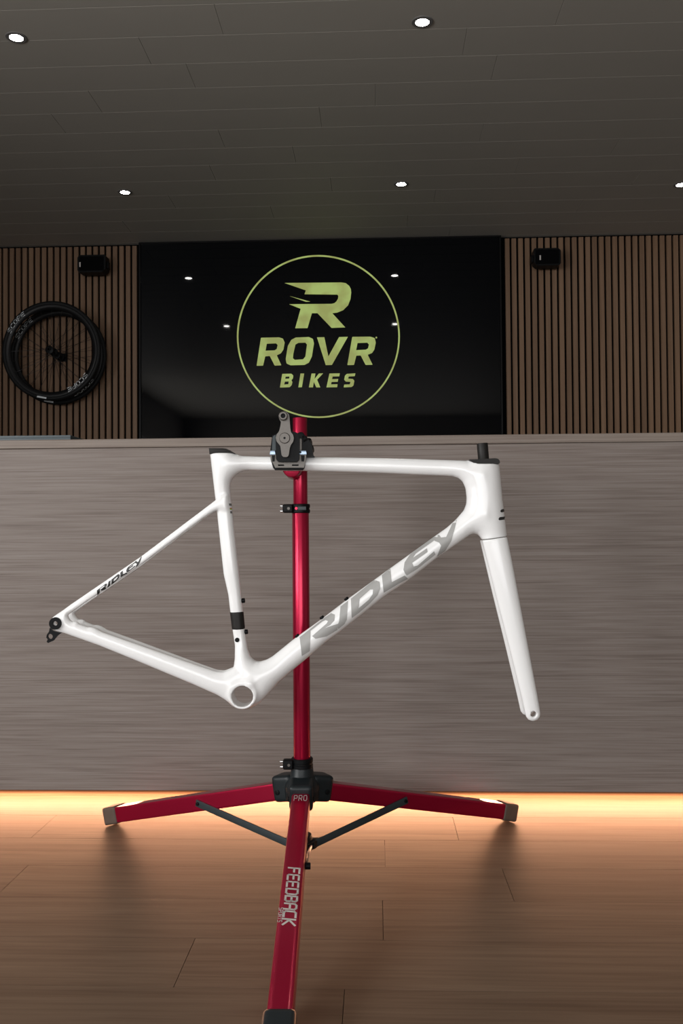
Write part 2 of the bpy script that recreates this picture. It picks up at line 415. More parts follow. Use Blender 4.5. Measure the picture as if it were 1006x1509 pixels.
# ------------------------------------------------------------------ television
TZ0 = on_y(471, 352, TVY).z
TVH = (tvR - tvL) * 9 / 16 + 0.01
tvc = ((tvL + tvR) / 2, TVY, TZ0 - TVH)
tv = thing('television', 'very large black wall-mounted television showing a green circular bike shop logo', 'television', tvc)
TW = tvR - tvL
b = MB()
for (cx, cz, sx, sz) in ((0, TVH - 0.006, TW, 0.012), (0, 0.008, TW, 0.016), (-TW / 2 + 0.006, TVH / 2, 0.012, TVH - 0.02), (TW / 2 - 0.006, TVH / 2, 0.012, TVH - 0.02)):
    b.box((cx, 0.014, cz), (sx, 0.032, sz), 0.002, 1)
b.build('bezel', M_bezel, tv, smooth=0)
MB().box((0, 0.020, TVH / 2), (TW - 0.02, 0.028, TVH - 0.02)).build('screen', M_screen, tv, smooth=0)
MB().box((0, 0.045, TVH / 2), (TW * 0.8, 0.04, TVH * 0.7), 0.004).build('back_cover', M_bezel, tv, smooth=0)
SCRY = TVY + 0.006
def tvp(zx, zy):                            # logo points read in the 3.869x enlargement at (340,360)
    q = on_y(340 + zx / 3.869, 360 + zy / 3.869, SCRY); return (q.x - tvc[0], q.z - tvc[2])
def logo(name, loops, label=None):
    loops = [[tvp(*p) for p in l] for l in loops]
    o = MB().prism(loops, 0.0035, 0.0062).build(name, M_logo_green, tv, smooth=0)
    if label: o['label'] = label
    return o
logo('logo_ring', [circle(499, 526, 464.5, 96), circle(499, 526, 455.5, 96)], 'thin green ring around the logo')
def rc(poly, st=14, n=1): return chaikin(resample(poly, st), n)
logo('logo_emblem', [[(307, 221), (630, 218), (655, 222), (675, 238), (684, 256), (686, 275), (682, 312), (668, 348), (640, 376), (605, 390), (578, 393), (652, 474), (574, 477), (494, 393), (462, 393), (437, 478), (367, 479), (398, 368), (333, 342), (575, 340), (590, 336), (602, 326), (611, 310), (613, 295), (607, 287), (420, 285), (428, 263)]], 'winged green letter R emblem')
logo('logo_slash', [[(337, 296), (452, 327), (428, 328)]])
logo('logo_letter', [rc([(172, 533), (275, 531), (297, 538), (307, 560), (300, 600), (285, 622), (262, 633), (288, 690), (250, 692), (222, 637), (196, 639), (184, 692), (147, 693)], 10), [(205, 567), (258, 565), (267, 575), (262, 597), (250, 605), (198, 607)]])
logo('logo_letter', [rc([(345, 545), (370, 532), (445, 529), (468, 540), (474, 565), (462, 640), (445, 675), (420, 688), (340, 690), (318, 680), (313, 655), (325, 580)], 10), [(368, 572), (385, 562), (425, 561), (434, 572), (425, 640), (412, 656), (365, 659), (354, 650), (356, 625)]])
logo('logo_letter', [[(491, 531), (533, 530), (556, 640), (617, 529), (667, 528), (576, 688), (541, 689)]])
logo('logo_letter', [rc([(692, 528), (795, 527), (820, 535), (826, 560), (818, 600), (805, 620), (780, 630), (808, 687), (768, 688), (740, 634), (715, 635), (702, 688), (664, 689)], 10), [(722, 563), (778, 561), (787, 572), (782, 593), (770, 601), (714, 604)]])
logo('logo_dot', [circle(829, 532, 5, 12)])
logo('logo_small_letter', [rc([(293, 739), (345, 738), (356, 748), (354, 765), (345, 775), (351, 785), (347, 803), (335, 815), (280, 817)], 8), [(312, 755), (334, 754), (333, 766), (310, 767)], [(308, 783), (330, 782), (328, 798), (304, 800)]])
logo('logo_small_letter', [[(397, 737), (418, 737), (405, 815), (385, 816)]])
logo('logo_small_letter', [[(460, 737), (482, 737), (477, 768), (502, 737), (526, 736), (492, 772), (510, 816), (487, 816), (473, 785), (468, 816), (445, 816)]])
logo('logo_small_letter', [[(562, 737), (621, 736), (618, 753), (580, 754), (577, 769), (612, 768), (609, 784), (574, 785), (571, 799), (608, 798), (606, 815), (545, 816)]])
logo('logo_small_letter', [rc([(661, 739), (710, 736), (706, 752), (672, 754), (668, 766), (695, 768), (704, 778), (699, 805), (688, 814), (643, 816), (646, 800), (678, 799), (682, 784), (655, 783), (646, 772), (650, 750)], 8)])

# ------------------------------------------------------------------ frame set built from its side outline
FD = 1.82                                  # distance of the frame's middle plane
FO = at_depth(359, 1023, FD)
FPl = Plane(FO)
def sdf(polys, X, Z):
    """signed distance, positive inside (even-odd over all loops)"""
    d2 = np.full(X.shape, 1e9); inside = np.zeros(X.shape, bool)
    for pl in polys:
        P = np.array(pl)
        for i in range(len(P)):
            ax, az = P[i]; bx, bz = P[(i + 1) % len(P)]
            ex, ez = bx - ax, bz - az; wx, wz = X - ax, Z - az
            t = np.clip((wx * ex + wz * ez) / (ex * ex + ez * ez + 1e-18), 0, 1)
            np.minimum(d2, (wx - t * ex) ** 2 + (wz - t * ez) ** 2, out=d2)
            if az != bz:
                c = (az > Z) != (bz > Z)
                inside ^= c & (X < (bx - ax) * (Z - az) / (bz - az) + ax)
    d = np.sqrt(d2); return np.where(inside, d, -d)
def boxblur(A, r):
    for ax in (0, 1):
        for _ in range(3):
            P = np.concatenate([np.zeros_like(np.take(A, [0], ax)), np.cumsum(np.pad(A, [(r, r) if k == ax else (0, 0) for k in (0, 1)], mode='edge'), ax)], ax)
            n = A.shape[ax]
            A = (np.take(P, range(2 * r + 1, 2 * r + 1 + n), ax) - np.take(P, range(0, n), ax)) / (2 * r + 1)
    return A
def half_width(d, h, blur=0.013, iters=900):
    """local half width of the outline from a Poisson membrane, smoothed"""
    m = d > 0; u = np.zeros_like(d); s = h * h
    for _ in range(iters):
        u[1:-1, 1:-1] = 0.25 * (u[2:, 1:-1] + u[:-2, 1:-1] + u[1:-1, 2:] + u[1:-1, :-2] + s)
        u[~m] = 0
    w = (d > 2.0 * h).astype(float)
    a = np.where(w > 0, (2 * u + d * d) / (2 * np.maximum(d, h)), 0)
    r = max(1, int(blur / h)); W = boxblur(w, r) + 1e-9
    a = (boxblur(a * w, r) + 1e-9 * 0.012) / W
    a = boxblur(np.maximum(np.clip(a, 0.004, 0.05), d + 1e-4), max(1, int(0.006 / h)))
    w = np.clip((d / a - 0.35) / 0.45, 0, 1); w = w * w * (3 - 2 * w)      # soften the ridge along the middle
    return a, np.minimum(d * (1 - w) + boxblur(d, max(1, int(0.0055 / h))) * w, a)
def surface_nets(G, org, h):
    nx, ny, nz = G.shape; S = G < 0
    c = [S[i:nx - 1 + i, j:ny - 1 + j, k:nz - 1 + k] for i in (0, 1) for j in (0, 1) for k in (0, 1)]
    cnt = sum(x.astype(np.int8) for x in c); act = np.argwhere((cnt > 0) & (cnt < 8))
    vid = np.full((nx - 1, ny - 1, nz - 1), -1, np.int32); vid[tuple(act.T)] = np.arange(len(act))
    off = np.array([(i, j, k) for i in (0, 1) for j in (0, 1) for k in (0, 1)])
    val = np.stack([G[tuple((act + o).T)] for o in off], 1)
    acc = np.zeros((len(act), 3)); n = np.zeros(len(act))
    for a in range(8):
        for b2 in range(a + 1, 8):
            if np.abs(off[a] - off[b2]).sum() != 1: continue
            va, vb = val[:, a], val[:, b2]; m = (va < 0) != (vb < 0)
            t = np.where(m, va / np.where(m, va - vb, 1), 0)[:, None]
            acc += np.where(m[:, None], off[a] + t * (off[b2] - off[a]), 0); n += m
    V = (act + acc / n[:, None]) * h + np.array(org)
    faces = []
    for ax in range(3):
        o1, o2 = [(1, 2), (2, 0), (0, 1)][ax]
        sl0 = [slice(None)] * 3; sl1 = [slice(None)] * 3; sl0[ax] = slice(0, -1); sl1[ax] = slice(1, None)
        A, B = S[tuple(sl0)], S[tuple(sl1)]; E = np.argwhere(A != B)
        ok = np.ones(len(E), bool)
        for o in (o1, o2): ok &= (E[:, o] > 0) & (E[:, o] < G.shape[o] - 1)
        E = E[ok]; flip = A[tuple(E.T)]
        e1 = np.zeros(3, int); e1[o1] = 1; e2 = np.zeros(3, int); e2[o2] = 1
        q = np.stack([vid[tuple((E - e1 - e2).T)], vid[tuple((E - e2).T)], vid[tuple(E.T)], vid[tuple((E - e1).T)]], 1)
        q = np.where(flip[:, None], q, q[:, ::-1]); faces.append(q)
    return V, np.concatenate(faces)
def net_object(name, G, org, h, mat, parent):
    V, Q = surface_nets(G, org, h)
    me = bpy.data.meshes.new(name); me.from_pydata(V.tolist(), [], Q.tolist()); me.update()
    me.polygons.foreach_set('use_smooth', [True] * len(me.polygons))
    return link(name, me, mat, parent), V, Q
def smin(a, b, k):
    hh = np.clip(0.5 + 0.5 * (b - a) / k, 0, 1); return b + (a - b) * hh - k * hh * (1 - hh)
def grid(x0, x1, y0, y1, z0, z1, h):
    xs = np.arange(x0, x1, h); ys = np.arange(y0, y1, h); zs = np.arange(z0, z1, h)
    X, Z = np.meshgrid(xs, zs, indexing='ij'); return xs, ys, zs, X, Z
def inflate(d, a, ys, k, y0=0.0):
    yy = (ys[None, :, None] - (y0[:, None, :] if not np.isscalar(y0) else y0)) / k
    A = a[:, None, :]; D = d[:, None, :]
    return np.sqrt(yy * yy + (A - D) ** 2) - A
def fpoly(pts, off=None, step=6, n=2):
    pts = rounded(pts, step, n)
    return [FPl.p(x, y, off(x, y) if off else 0.0) for x, y in pts]

frame_outer = [(306, 640), (344, 640), (345.5, 664), (348, 668.5), (355.7, 671.9), (379.5, 672.7), (400, 672.9), (460, 673.4), (560, 675), (630, 677), (689, 678.8), (694, 670), (697, 650), (733, 650), (735, 683.5),
    (736.5, 695.7), (740, 735.4), (742, 751), (744, 767), (746.5, 789), (752, 815), (756, 832), (720, 836), (715, 818), (709.7, 796), (707, 791), (703, 787.5), (697, 786.5), (691, 788.7),
    (643.7, 822), (599.8, 856.5), (569, 877), (499.8, 932), (479.6, 946.5), (457, 966), (431, 987.5), (411, 1005), (395.4, 1023), (383.5, 1034.8), (373.6, 1041), (361.6, 1044), (349.7, 1042.4), (341, 1037.5),
    (337, 1025), (336.5, 1008), (340, 995), (344, 983), (345.7, 971), (346, 951), (342.7, 929.5), (339, 900), (336.3, 876.6), (329.4, 846), (325.2, 807), (319.8, 757), (317, 733.5), (309.5, 668.7)]
frame_hole = [(379.5, 693.3), (367.6, 693), (359.6, 694), (351.7, 697), (345.3, 702), (341, 708), (339.4, 713.6), (339.1, 721.6), (340.6, 736), (343.3, 760), (344.5, 773.6), (352, 840), (357.7, 897.7), (360.2, 925.5), (363.2, 945.4), (365.2, 957.3),
    (369.6, 968), (376.5, 973.8), (383.5, 974.6), (393.4, 971.6), (401.4, 967), (431, 943), (473.7, 912), (509.5, 884.6), (575, 837), (658.6, 777), (671, 766), (683, 752), (686.6, 743), (687.2, 733.4), (685.6, 719.5), (681.3, 709.6), (675.3, 704.6), (667.4, 702), (655.4, 701.2), (609.7, 699.6), (560, 697.3), (463, 694.3)]
stay_outer = [(335, 728), (326, 731), (316.7, 737.5), (206.9, 820.5), (104.5, 890.4), (93.4, 898.7), (83.9, 905), (78.3, 909), (75, 913), (73.9, 917.8), (74.7, 922.6), (77.5, 927), (83.9, 929.8), (90, 931.7), (95.8, 933.3), (115.7, 940.5), (145.7, 951), (201, 973.5), (284.8, 1008.5), (319.9, 1024), (337.8, 1034.8), (349.7, 1041), (362, 1041),
    (368, 1030), (366, 1005), (356, 985), (346, 983), (339.8, 986), (329.8, 990), (319.9, 989.5), (312.7, 987.5), (284.8, 978), (201, 948.5), (149.8, 930.8), (141.5, 925.6), (134.8, 923.8), (130, 924.2), (117.3, 919.4), (114.9, 916.6), (110.9, 915.8), (107.7, 916.2), (105.3, 915), (102, 911.5), (100, 906.5),
    (123.6, 889.6), (201.3, 837), (301.5, 762), (314.3, 753.8), (322, 751), (335, 752)]
YD, YI = 0.024, 0.010                       # half spacing of the stays at the dropout / at the bracket
def stay_off(px, py): return -(YI + (YD - YI) * min(1, max(0, (330 - px) / 245)))
fr = thing('bicycle_frameset', 'glossy white carbon road bicycle frame and fork clamped in the red stand', 'bicycle frame', FO, YAW)
H = 0.0021
main_loops = [fpoly(frame_outer), fpoly(frame_hole)]
stay_loops = [fpoly(stay_outer, stay_off)]
xr = [p[0] for l in main_loops + stay_loops for p in l]; zr = [p[1] for l in main_loops + stay_loops for p in l]
xs, ys, zs, X, Z = grid(min(xr) - 0.008, max(xr) + 0.008, -0.0525, 0.0525, min(zr) - 0.008, max(zr) + 0.006, H)
dm = sdf(main_loops, X, Z); am, dm = half_width(dm, H)
G = inflate(dm, am, ys, 0.80).astype(np.float32)
G_main = (dm, am)
ds = sdf(stay_loops, X, Z); as_, ds = half_width(ds, H)
xa, xb = FPl.p(330, 900)[0], FPl.p(85, 918, -YD)[0]
y0 = YI + (YD - YI) * np.clip((xa - X) / (xa - xb), 0, 1)
Gs = np.minimum(inflate(ds, as_, ys, 0.60, y0), inflate(ds, as_, ys, 0.60, -y0)).astype(np.float32)
G = smin(G, Gs, 0.006)
del Gs
bbx, bbz = FPl.p(359, 1023)
rr = np.sqrt((X - bbx) ** 2 + (Z - bbz) ** 2)[:, None, :]
Y3 = np.abs(ys)[None, :, None]
s1 = FD / F
cylG = np.maximum(rr - 18.5 * s1, Y3 - 0.0245)
G = smin(G, cylG.astype(np.float32), 0.014)
G = np.maximum(G, (15.6 * s1 - rr))
axx, axz = FPl.p(84, 918, -YD)
ra = np.sqrt((X - axx) ** 2 + (Z - axz) ** 2)[:, None, :]
G = np.maximum(G, 3.4 * s1 - ra)
def fclip(pts): return sdf([[FPl.p(*p) for p in pts]], X, Z)[:, None, :]
seat_top = [(280, 560), (470, 560), (470, 662), (352, 668.6), (280, 668.6)]
head_top = [(690, 560), (770, 560), (770, 683.2), (720, 684.6), (702, 684.6), (697, 683), (690, 678.9)]
head_bot = [(700, 796.6), (709, 795.2), (746.5, 790), (770, 786.5), (770, 850), (700, 850)]
for c in (seat_top, head_top, head_bot): G = np.maximum(G, fclip(c))
frame_o, FV, FQ = net_object('frame_body', G, (xs[0], ys[0], zs[0]), H, M_white, fr)
tag(frame_o, 'white main triangle with rear stays')
del G
bvh = BVHTree.FromPolygons([tuple(v) for v in FV], [tuple(q) for q in FQ])

# black band round the seat tube
sub = (X[:, 0] > FPl.p(328, 900)[0]) & (X[:, 0] < FPl.p(372, 900)[0]); subz = (Z[0] > FPl.p(350, 935)[1]) & (Z[0] < FPl.p(350, 894)[1])
Xb, Zb = X[sub][:, subz], Z[sub][:, subz]
Gb = inflate(G_main[0][sub][:, subz] + 0.0010, G_main[1][sub][:, subz] + 0.0010, ys, 0.82)
ds_b = sdf([[FPl.p(*p) for p in [(334, 902.5), (366, 900), (367, 926), (336, 928.5)]]], Xb, Zb)[:, None, :]
Gb = np.maximum(Gb, -ds_b)
net_object('seat_tube_band', Gb, (Xb[0, 0], ys[0], Zb[0, 0]), H, M_carbon, fr)[0]['label'] = 'black band around the seat tube'

# fork
fork_blade = [(704, 750), (739, 748), (746.8, 790.8), (754, 825.8), (775.5, 940), (792.5, 1029.5), (796, 1050), (795.5, 1056), (791.5, 1061), (785, 1063), (778.5, 1061), (774.6, 1056), (769, 1031.6), (750, 955), (728.8, 872.5), (709.7, 795)]
fork_crown = [(703, 755), (740, 752), (746.8, 790.8), (752, 817), (756, 840), (753, 850), (735, 852), (724, 846), (716, 820), (709.7, 795)]
FYC, FYT = 0.015, 0.027
def fork_off(px, py): return -(FYC + (FYT - FYC) * min(1, max(0, (py - 800) / 255)))
bl, crn = [fpoly(fork_blade, fork_off)], [fpoly(fork_crown)]
xr = [p[0] for p in bl[0] + crn[0]]; zr = [p[1] for p in bl[0] + crn[0]]
Hf = 0.0019
xs2, ys2, zs2, X2, Z2 = grid(min(xr) - 0.006, max(xr) + 0.006, -0.045, 0.045, min(zr) - 0.006, max(zr) + 0.006, Hf)
db = sdf(bl, X2, Z2); ab, db = half_width(db, Hf); dc = sdf(crn, X2, Z2); ac, dc = half_width(dc, Hf)
za, zb = FPl.p(740, 800)[1], FPl.p(785, 1055, -FYT)[1]
y0 = FYC + (FYT - FYC) * np.clip((za - Z2) / (za - zb), 0, 1)
Gf = np.minimum(inflate(db, ab, ys2, 0.52, y0), inflate(db, ab, ys2, 0.52, -y0))
Gf = smin(Gf, inflate(dc, ac, ys2, 0.80), 0.006)
fx, fz = FPl.p(785, 1051.6, -FYT)
rf = np.sqrt((X2 - fx) ** 2 + (Z2 - fz) ** 2)[:, None, :]
Gf = np.maximum(Gf, 4.3 * s1 - rf)
ct = sdf([[FPl.p(*p) for p in [(690, 700), (770, 700), (770, 787), (746.5, 790.9), (709, 796.1), (690, 798.7)]]], X2, Z2)[:, None, :]
Gf = np.maximum(Gf, ct)
tag(net_object('fork', Gf, (xs2[0], ys2[0], zs2[0]), Hf, M_white, fr)[0], 'white straight-bladed fork')

def fp3(px, py, off=0.0):
    x_, z_ = FPl.p(px, py, off); return Vector((x_, off, z_))
# black covers, steerer tube
def fprism(name, pts, y0_, y1_, mat, bev=0.0, holes=(), off=0.0):
    return MB().prism([[FPl.p(x_, y_, off) for x_, y_ in l] for l in [pts] + list(holes)], y0_, y1_, bev).build(name, mat, fr)
fprism('seat_clamp_cover', [(308.7, 661), (330, 661.2), (335, 662.2), (341, 665), (348.5, 669.6), (309.6, 669.6)], -0.015, 0.015, M_carbon, 0.004)
fprism('headset_cover', rc([(688, 678.2), (702, 677.8), (728, 676.2), (733, 678), (734.6, 684.2), (720, 685.4), (702, 685.6), (696, 683.5)], 8), -0.019, 0.019, M_carbon, 0.004)
MB().cyl(fp3(712.5, 680), fp3(710.3, 653.3), 0.0112, 28, bev=0.001).build('steerer_tube', M_carbon, fr)
# small bolts along the tubes and the cable plug
for (px, py, nx, nz) in ((358.3, 885, 1, .1), (362.6, 931, 1, .1), (438.0, 937.5, -.6, .8), (474.6, 910.5, -.6, .8), (510.6, 883.0, -.6, .8)):
    c = fp3(px, py); n = Vector((nx, 0, nz)).normalized()
    MB().cyl(c - n * 0.004, c + n * 0.0035, 0.0048, 16, bev=0.0012).build('bottle_bolt', M_black, fr)
def surf(px, py, lift=0.0006, far=False):
    """point on the near side of the frame behind a picture point"""
    o3 = FPl.e; d = (FPl.r @ ray(px, py)).normalized()
    h = bvh.ray_cast(o3, d); 
    return (h[0] + h[1] * lift * (1 if h[1].dot(d) < 0 else -1), h[1]) if h[0] else (None, None)
hp, hn = surf(349.5, 943)
MB().cyl(hp - Vector((0, -0.002, 0)), hp + Vector((0, -0.0012, 0)), 3.3 * s1, 20).build('cable_plug', M_black, fr)
# rear axle insert rings, derailleur hanger
for sgn in (-1, 1):
    yy = sgn * YD
    MB().lathe([(3.4 * s1, 0), (3.9 * s1, -0.0005), (8.7 * s1, -0.0005), (8.9 * s1, 0.001), (8.9 * s1, 0.006), (3.4 * s1, 0.006)], 32, (axx, yy + sgn * 0.0125, axz), (0, -sgn, 0), closed=True).build('axle_ring', M_black, fr)
fprism('derailleur_hanger', [(74.3, 925), (79, 929.5), (84, 931), (91, 932.5), (85.8, 936), (82.3, 940), (79.2, 944), (75.5, 945.5), (71.8, 947.2), (69.5, 945.2), (71.2, 942), (69, 939), (69.8, 935), (73, 930.5)], -YD - 0.004, -YD + 0.002, M_black, 0.0, [circle(74.8, 937.7, 3.8, 20)], off=-YD)
# lettering that follows the tubes
def decal(name, loops, mat, sub=3, lift=0.0006, maxe=0.006):
    """loops in photo pixels: first outer, rest holes"""
    tris = tessellate_polygon([[Vector((x_, y_, 0)) for x_, y_ in l] for l in loops]); flat = [p for l in loops for p in l]
    t = bmesh.new(); vs = [t.verts.new((x_, y_, 0)) for x_, y_ in flat]
    for tr in tris:
        try: t.faces.new([vs[i_] for i_ in tr])
        except ValueError: pass
    for _ in range(6):
        le = [e for e in t.edges if e.calc_length() > maxe / s1]
        if not le: break
        bmesh.ops.subdivide_edges(t, edges=le, cuts=1); bmesh.ops.triangulate(t, faces=t.faces)
    dead = []
    for v in t.verts:
        p, n = surf(v.co.x, v.co.y, lift)
        if p is None: dead.append(v)
        else: v.co = p
    bmesh.ops.delete(t, geom=dead, context='VERTS')
    me = bpy.data.meshes.new(name); t.to_mesh(me); t.free()
    for p in me.polygons: p.use_smooth = True
    return link(name, me, mat, fr)
RID = [[[(72, 668), (190, 575), (228, 549), (246, 556), (243, 585), (222, 608), (196, 622), (262, 600), (258, 630), (205, 662), (150, 675), (133, 662), (205, 600), (212, 588), (200, 583), (185, 590), (126, 636), (121, 735), (82, 760)]],
       [[(274, 516), (311, 488), (304, 580), (292, 602), (262, 626), (256, 612), (266, 590)]],
       [[(325, 478), (385, 430), (440, 385), (466, 393), (470, 425), (455, 460), (420, 497), (365, 545), (328, 572)], [(368, 478), (420, 432), (434, 432), (432, 455), (412, 482), (362, 524)]],
       [[(478, 362), (520, 326), (526, 395), (590, 362), (606, 378), (560, 402), (486, 447)]],
       [[(584, 335), (590, 298), (618, 258), (735, 172), (742, 186), (645, 255), (632, 275), (700, 228), (704, 246), (628, 300), (634, 318), (655, 312), (735, 242), (742, 258), (650, 330), (600, 362), (592, 352)]],
       [[(738, 192), (736, 172), (755, 152), (770, 175), (795, 172), (832, 95), (852, 72), (838, 130), (820, 190), (790, 240), (748, 270), (770, 215), (760, 200)]]]
for i, L_ in enumerate(RID):
    o = decal('tube_letter', [[(420 + x_ / 3.353, 740 + y_ / 3.353) for x_, y_ in l] for l in L_], M_logo_grey)
    if i == 0: o['label'] = 'large grey letter on the down tube'
def small_text(zx, zy):
    bx, by = zx / 3.353 - 130.0, zy / 3.353 - 120.5
    ca_, sa_ = math.cos(R(36.4)), math.sin(R(36.4))
    u, v = bx * ca_ - by * sa_, bx * sa_ + by * ca_
    u, v = u * 0.284, v * 0.25
    return (173.6 + u * ca_ + v * sa_, 847.6 - u * sa_ + v * ca_)
for i, L_ in enumerate(RID):
    o = decal('stay_letter', [[small_text(x_, y_) for x_, y_ in l] for l in L_], M_logo_black, maxe=0.004)
    if i == 0: o['label'] = 'small black letter on the seat stay'
decal('head_mark', [rc([(736.4, 753.2), (738.5, 750.6), (742, 750), (742.6, 754.2), (738, 755.2)], 3)], M_logo_black, maxe=0.003)
decal('head_mark', [rc([(733.8, 765), (735.6, 762), (743.4, 761.2), (744.2, 765.4), (735, 766.8)], 3)], M_logo_black, maxe=0.003)
decal('size_sticker', [[(336.8, 742), (340.6, 742), (341.2, 745.4), (337.4, 745.4)]], M_sticker_k, maxe=0.003)
decal('size_sticker', [[(338.0, 748.4), (341.0, 748.4), (341.2, 749.6), (338.2, 749.6)]], M_sticker_r, maxe=0.003)
decal('size_sticker', [[(338.2, 749.7), (341.2, 749.7), (341.4, 751.2), (338.4, 751.2)]], M_sticker_g, maxe=0.003)
decal('size_sticker', [[(338.6, 753.2), (341.4, 753.2), (341.8, 756.6), (339, 756.6)]], M_sticker_k, maxe=0.003)

# ------------------------------------------------------------------ repair stand
PD = 1.925
so = at_depth(444.8, 1100, PD); SO = Vector((so.x, so.y, 0))
SPl = Plane(SO)
st = thing('repair_stand', 'red anodised bicycle repair stand with tripod legs and black clamp', 'repair stand', SO, YAW)
def sp(px, py, yoff=0.0):
    x_, z_ = SPl.p(px, py, yoff); return Vector((x_, yoff, z_))
zt, zc1, zc0 = sp(443, 616).z, sp(443, 749.5).z, sp(445, 1124).z
MB().cyl((0, 0, zc1 - 0.02), (0, 0, zt), 0.0154, 40, bev=0.001).build('upper_pole', M_red, st)
MB().cyl((0, 0, 0.13), (0, 0, zc1 - 0.004), 0.0181, 40, bev=0.001).build('lower_pole', M_red, st)
def collar(zc, h, r):
    c = MB().lathe([(0.0182, -h / 2), (r - 0.0015, -h / 2), (r, -h / 2 + 0.0015), (r, -h * .12), (r - 0.0012, -h * .08), (r - 0.0012, h * .08), (r, h * .12), (r, h / 2 - 0.0015), (r - 0.0015, h / 2), (0.0150, h / 2)], 36, (0, 0, zc), (0, 0, 1), closed=True).build('collar', M_black, st)
    MB().box((-r - 0.006, -0.010, zc), (0.022, 0.018, h * 0.95), 0.006, 3).build('clamp_lug', M_black, c)
    MB().cyl((-r - 0.004, -0.0185, zc), (-r - 0.004, -0.0205, zc), 0.0030, 16).build('bolt', M_cast, c)
    for dz in (-0.0055, 0.0055):
        MB().cyl((-r - 0.014, -0.011, zc + dz), (-r - 0.0225, -0.011, zc + dz), 0.0030, 14, bev=0.0008).build('lever_pin', M_chrome, c)
    return c
c1 = collar(zc1, 0.0195, 0.0205)
MB().box((0.004, -0.0203, zc1), (0.018, 0.004, 0.008), 0.0015).build('lever', M_brace, c1)
MB().cyl((-0.008, -0.0205, zc1), (-0.008, -0.0222, zc1), 0.0030, 14).build('red_button', M_red, c1)
c2 = collar(zc0, 0.022, 0.0232)

# hub: three-armed casting
HZ = 0.172
b = MB()
b.lathe([(0.0184, 0.045), (0.0225, 0.045), (0.0238, 0.042), (0.0245, 0.030), (0.030, 0.022), (0.036, 0.012), (0.038, 0.0), (0.036, -0.022), (0.026, -0.030), (0.0184, -0.030)], 40, (0, 0, HZ - 0.006), (0, 0, 1), closed=True)
AZ = {'l': R(180 - 31.0), 'r': R(30.5), 'f': R(-90.3)}
LEGR = {'l': 0.555, 'r': 0.570, 'f': 0.664}
def leg_pt(k, r, z): return Vector((math.cos(AZ[k]) * r, math.sin(AZ[k]) * r, z))
def leg_axis(k, r): return HZ - 0.012 + (0.0245 - (HZ - 0.012)) * (r - 0.03) / (LEGR[k] - 0.03)
for k in 'lrf':
    d = Vector((math.cos(AZ[k]), math.sin(AZ[k]), 0))
    b.bar(d * 0.012 + Vector((0, 0, HZ - 0.004)), d * 0.062 + Vector((0, 0, HZ - 0.013)), 0.050, 0.056, 0.014, seg=5)
b.build('hub', M_hub, st, smooth=50)
for k in 'lrf':
    d = Vector((math.cos(AZ[k]), math.sin(AZ[k]), 0)); s = Vector((-d.y, d.x, 0))
    for sg in (-1, 1):
        p = d * 0.047 + Vector((0, 0, HZ - 0.016)) + s * sg * 0.025
        MB().cyl(p, p + s * sg * 0.0025, 0.0055, 14, bev=0.0008).build('hub_bolt', M_black, st)
# legs
LW, LH = 0.0375, 0.037
legs = {}
for k in 'lrf':
    a = leg_pt(k, 0.052, leg_axis(k, 0.052)); e = leg_pt(k, LEGR[k], leg_axis(k, LEGR[k]))
    lg = MB().bar(a, e, LW, LH, 0.006 if k != 'f' else 0.009, seg=4).build('leg', M_red, st, smooth=40)
    legs[k] = lg
    ax = (e - a).normalized()
    MB().bar(e - ax * (0.030 if k != 'f' else 0.012), e + ax * (0.014 if k != 'f' else 0.035), LW + 0.005 + (0.006 if k == 'f' else 0), LH + 0.005, 0.009 if k != 'f' else 0.014, seg=5).build('foot_cap', M_foot if k != 'f' else M_hub, lg, smooth=50)
def leg_frame(k):
    a = leg_pt(k, 0.052, leg_axis(k, 0.052)); e = leg_pt(k, LEGR[k], leg_axis(k, LEGR[k]))
    x_ = (e - a).normalized(); y_ = Vector((0, 0, 1)).cross(x_).normalized(); z_ = x_.cross(y_); return a, x_, y_, z_
def leg_text(k, text, along, across, height, mat, width=0.17, flip=False, name='leg_lettering', adv=0.92, side=None, slant=0.0, xs_=1.0):
    """text on the top face (side=None); reads outward along the leg"""
    a, x_, y_, z_ = leg_frame(k); q, _ = text_quads(text, width, adv, slant)
    n = z_ if side is None else y_ * side
    def fm(u, v):
        u, v = u * height * xs_, v * height
        return a + x_ * (along + u) + y_ * (across + v) + n * (LH / 2 + 0.0005)
    def fm2(u, v):                          # characters upright towards the camera
        u, v = u * height * xs_, v * height
        return a + x_ * (along - v * 2.1) + y_ * (across + u) + n * (LH / 2 + 0.0005)
    return text_mesh(name, q, fm2 if flip else fm, mat, legs[k])
def proj(w):
    q = CR.transposed() @ (w - EYE); return (503 - F * q.x / q.z, 754.5 + F * q.y / q.z)
def along_at(py):                           # distance along the front leg's top face at a picture height
    a, x_, y_, z_ = leg_frame('f'); lo, hi = 0.0, 0.64
    for _ in range(40):
        m = (lo + hi) / 2
        if proj(SPl.M @ (a + x_ * m + z_ * LH / 2))[1] < py: lo = m
        else: hi = m
    return lo
u0, u1 = along_at(1279), along_at(1361)
leg_text('f', 'FEEDBACK', u0, -0.0085, 0.0195, M_logo_silver, 0.18, adv=0.88, slant=0.12, xs_=(u1 - u0) / (0.0195 * (7 * 0.86 + 0.64)))
u0, u1 = along_at(1338), along_at(1359)
leg_text('f', 'SPORTS', u0, -0.0172, 0.0068, M_logo_silver, 0.17, xs_=(u1 - u0) / (0.0068 * (5 * 0.92 + 0.64)))
leg_text('f', 'PRO', along_at(1180), -0.0125, 0.0098, M_logo_silver, 0.12, flip=True, adv=1.0)
leg_text('l', 'FEEDBACK', 0.24, -0.010, 0.013, M_logo_dim, 0.15)
leg_text('r', 'FEEDBACK', 0.19, -0.004, 0.013, M_logo_dim, 0.15)
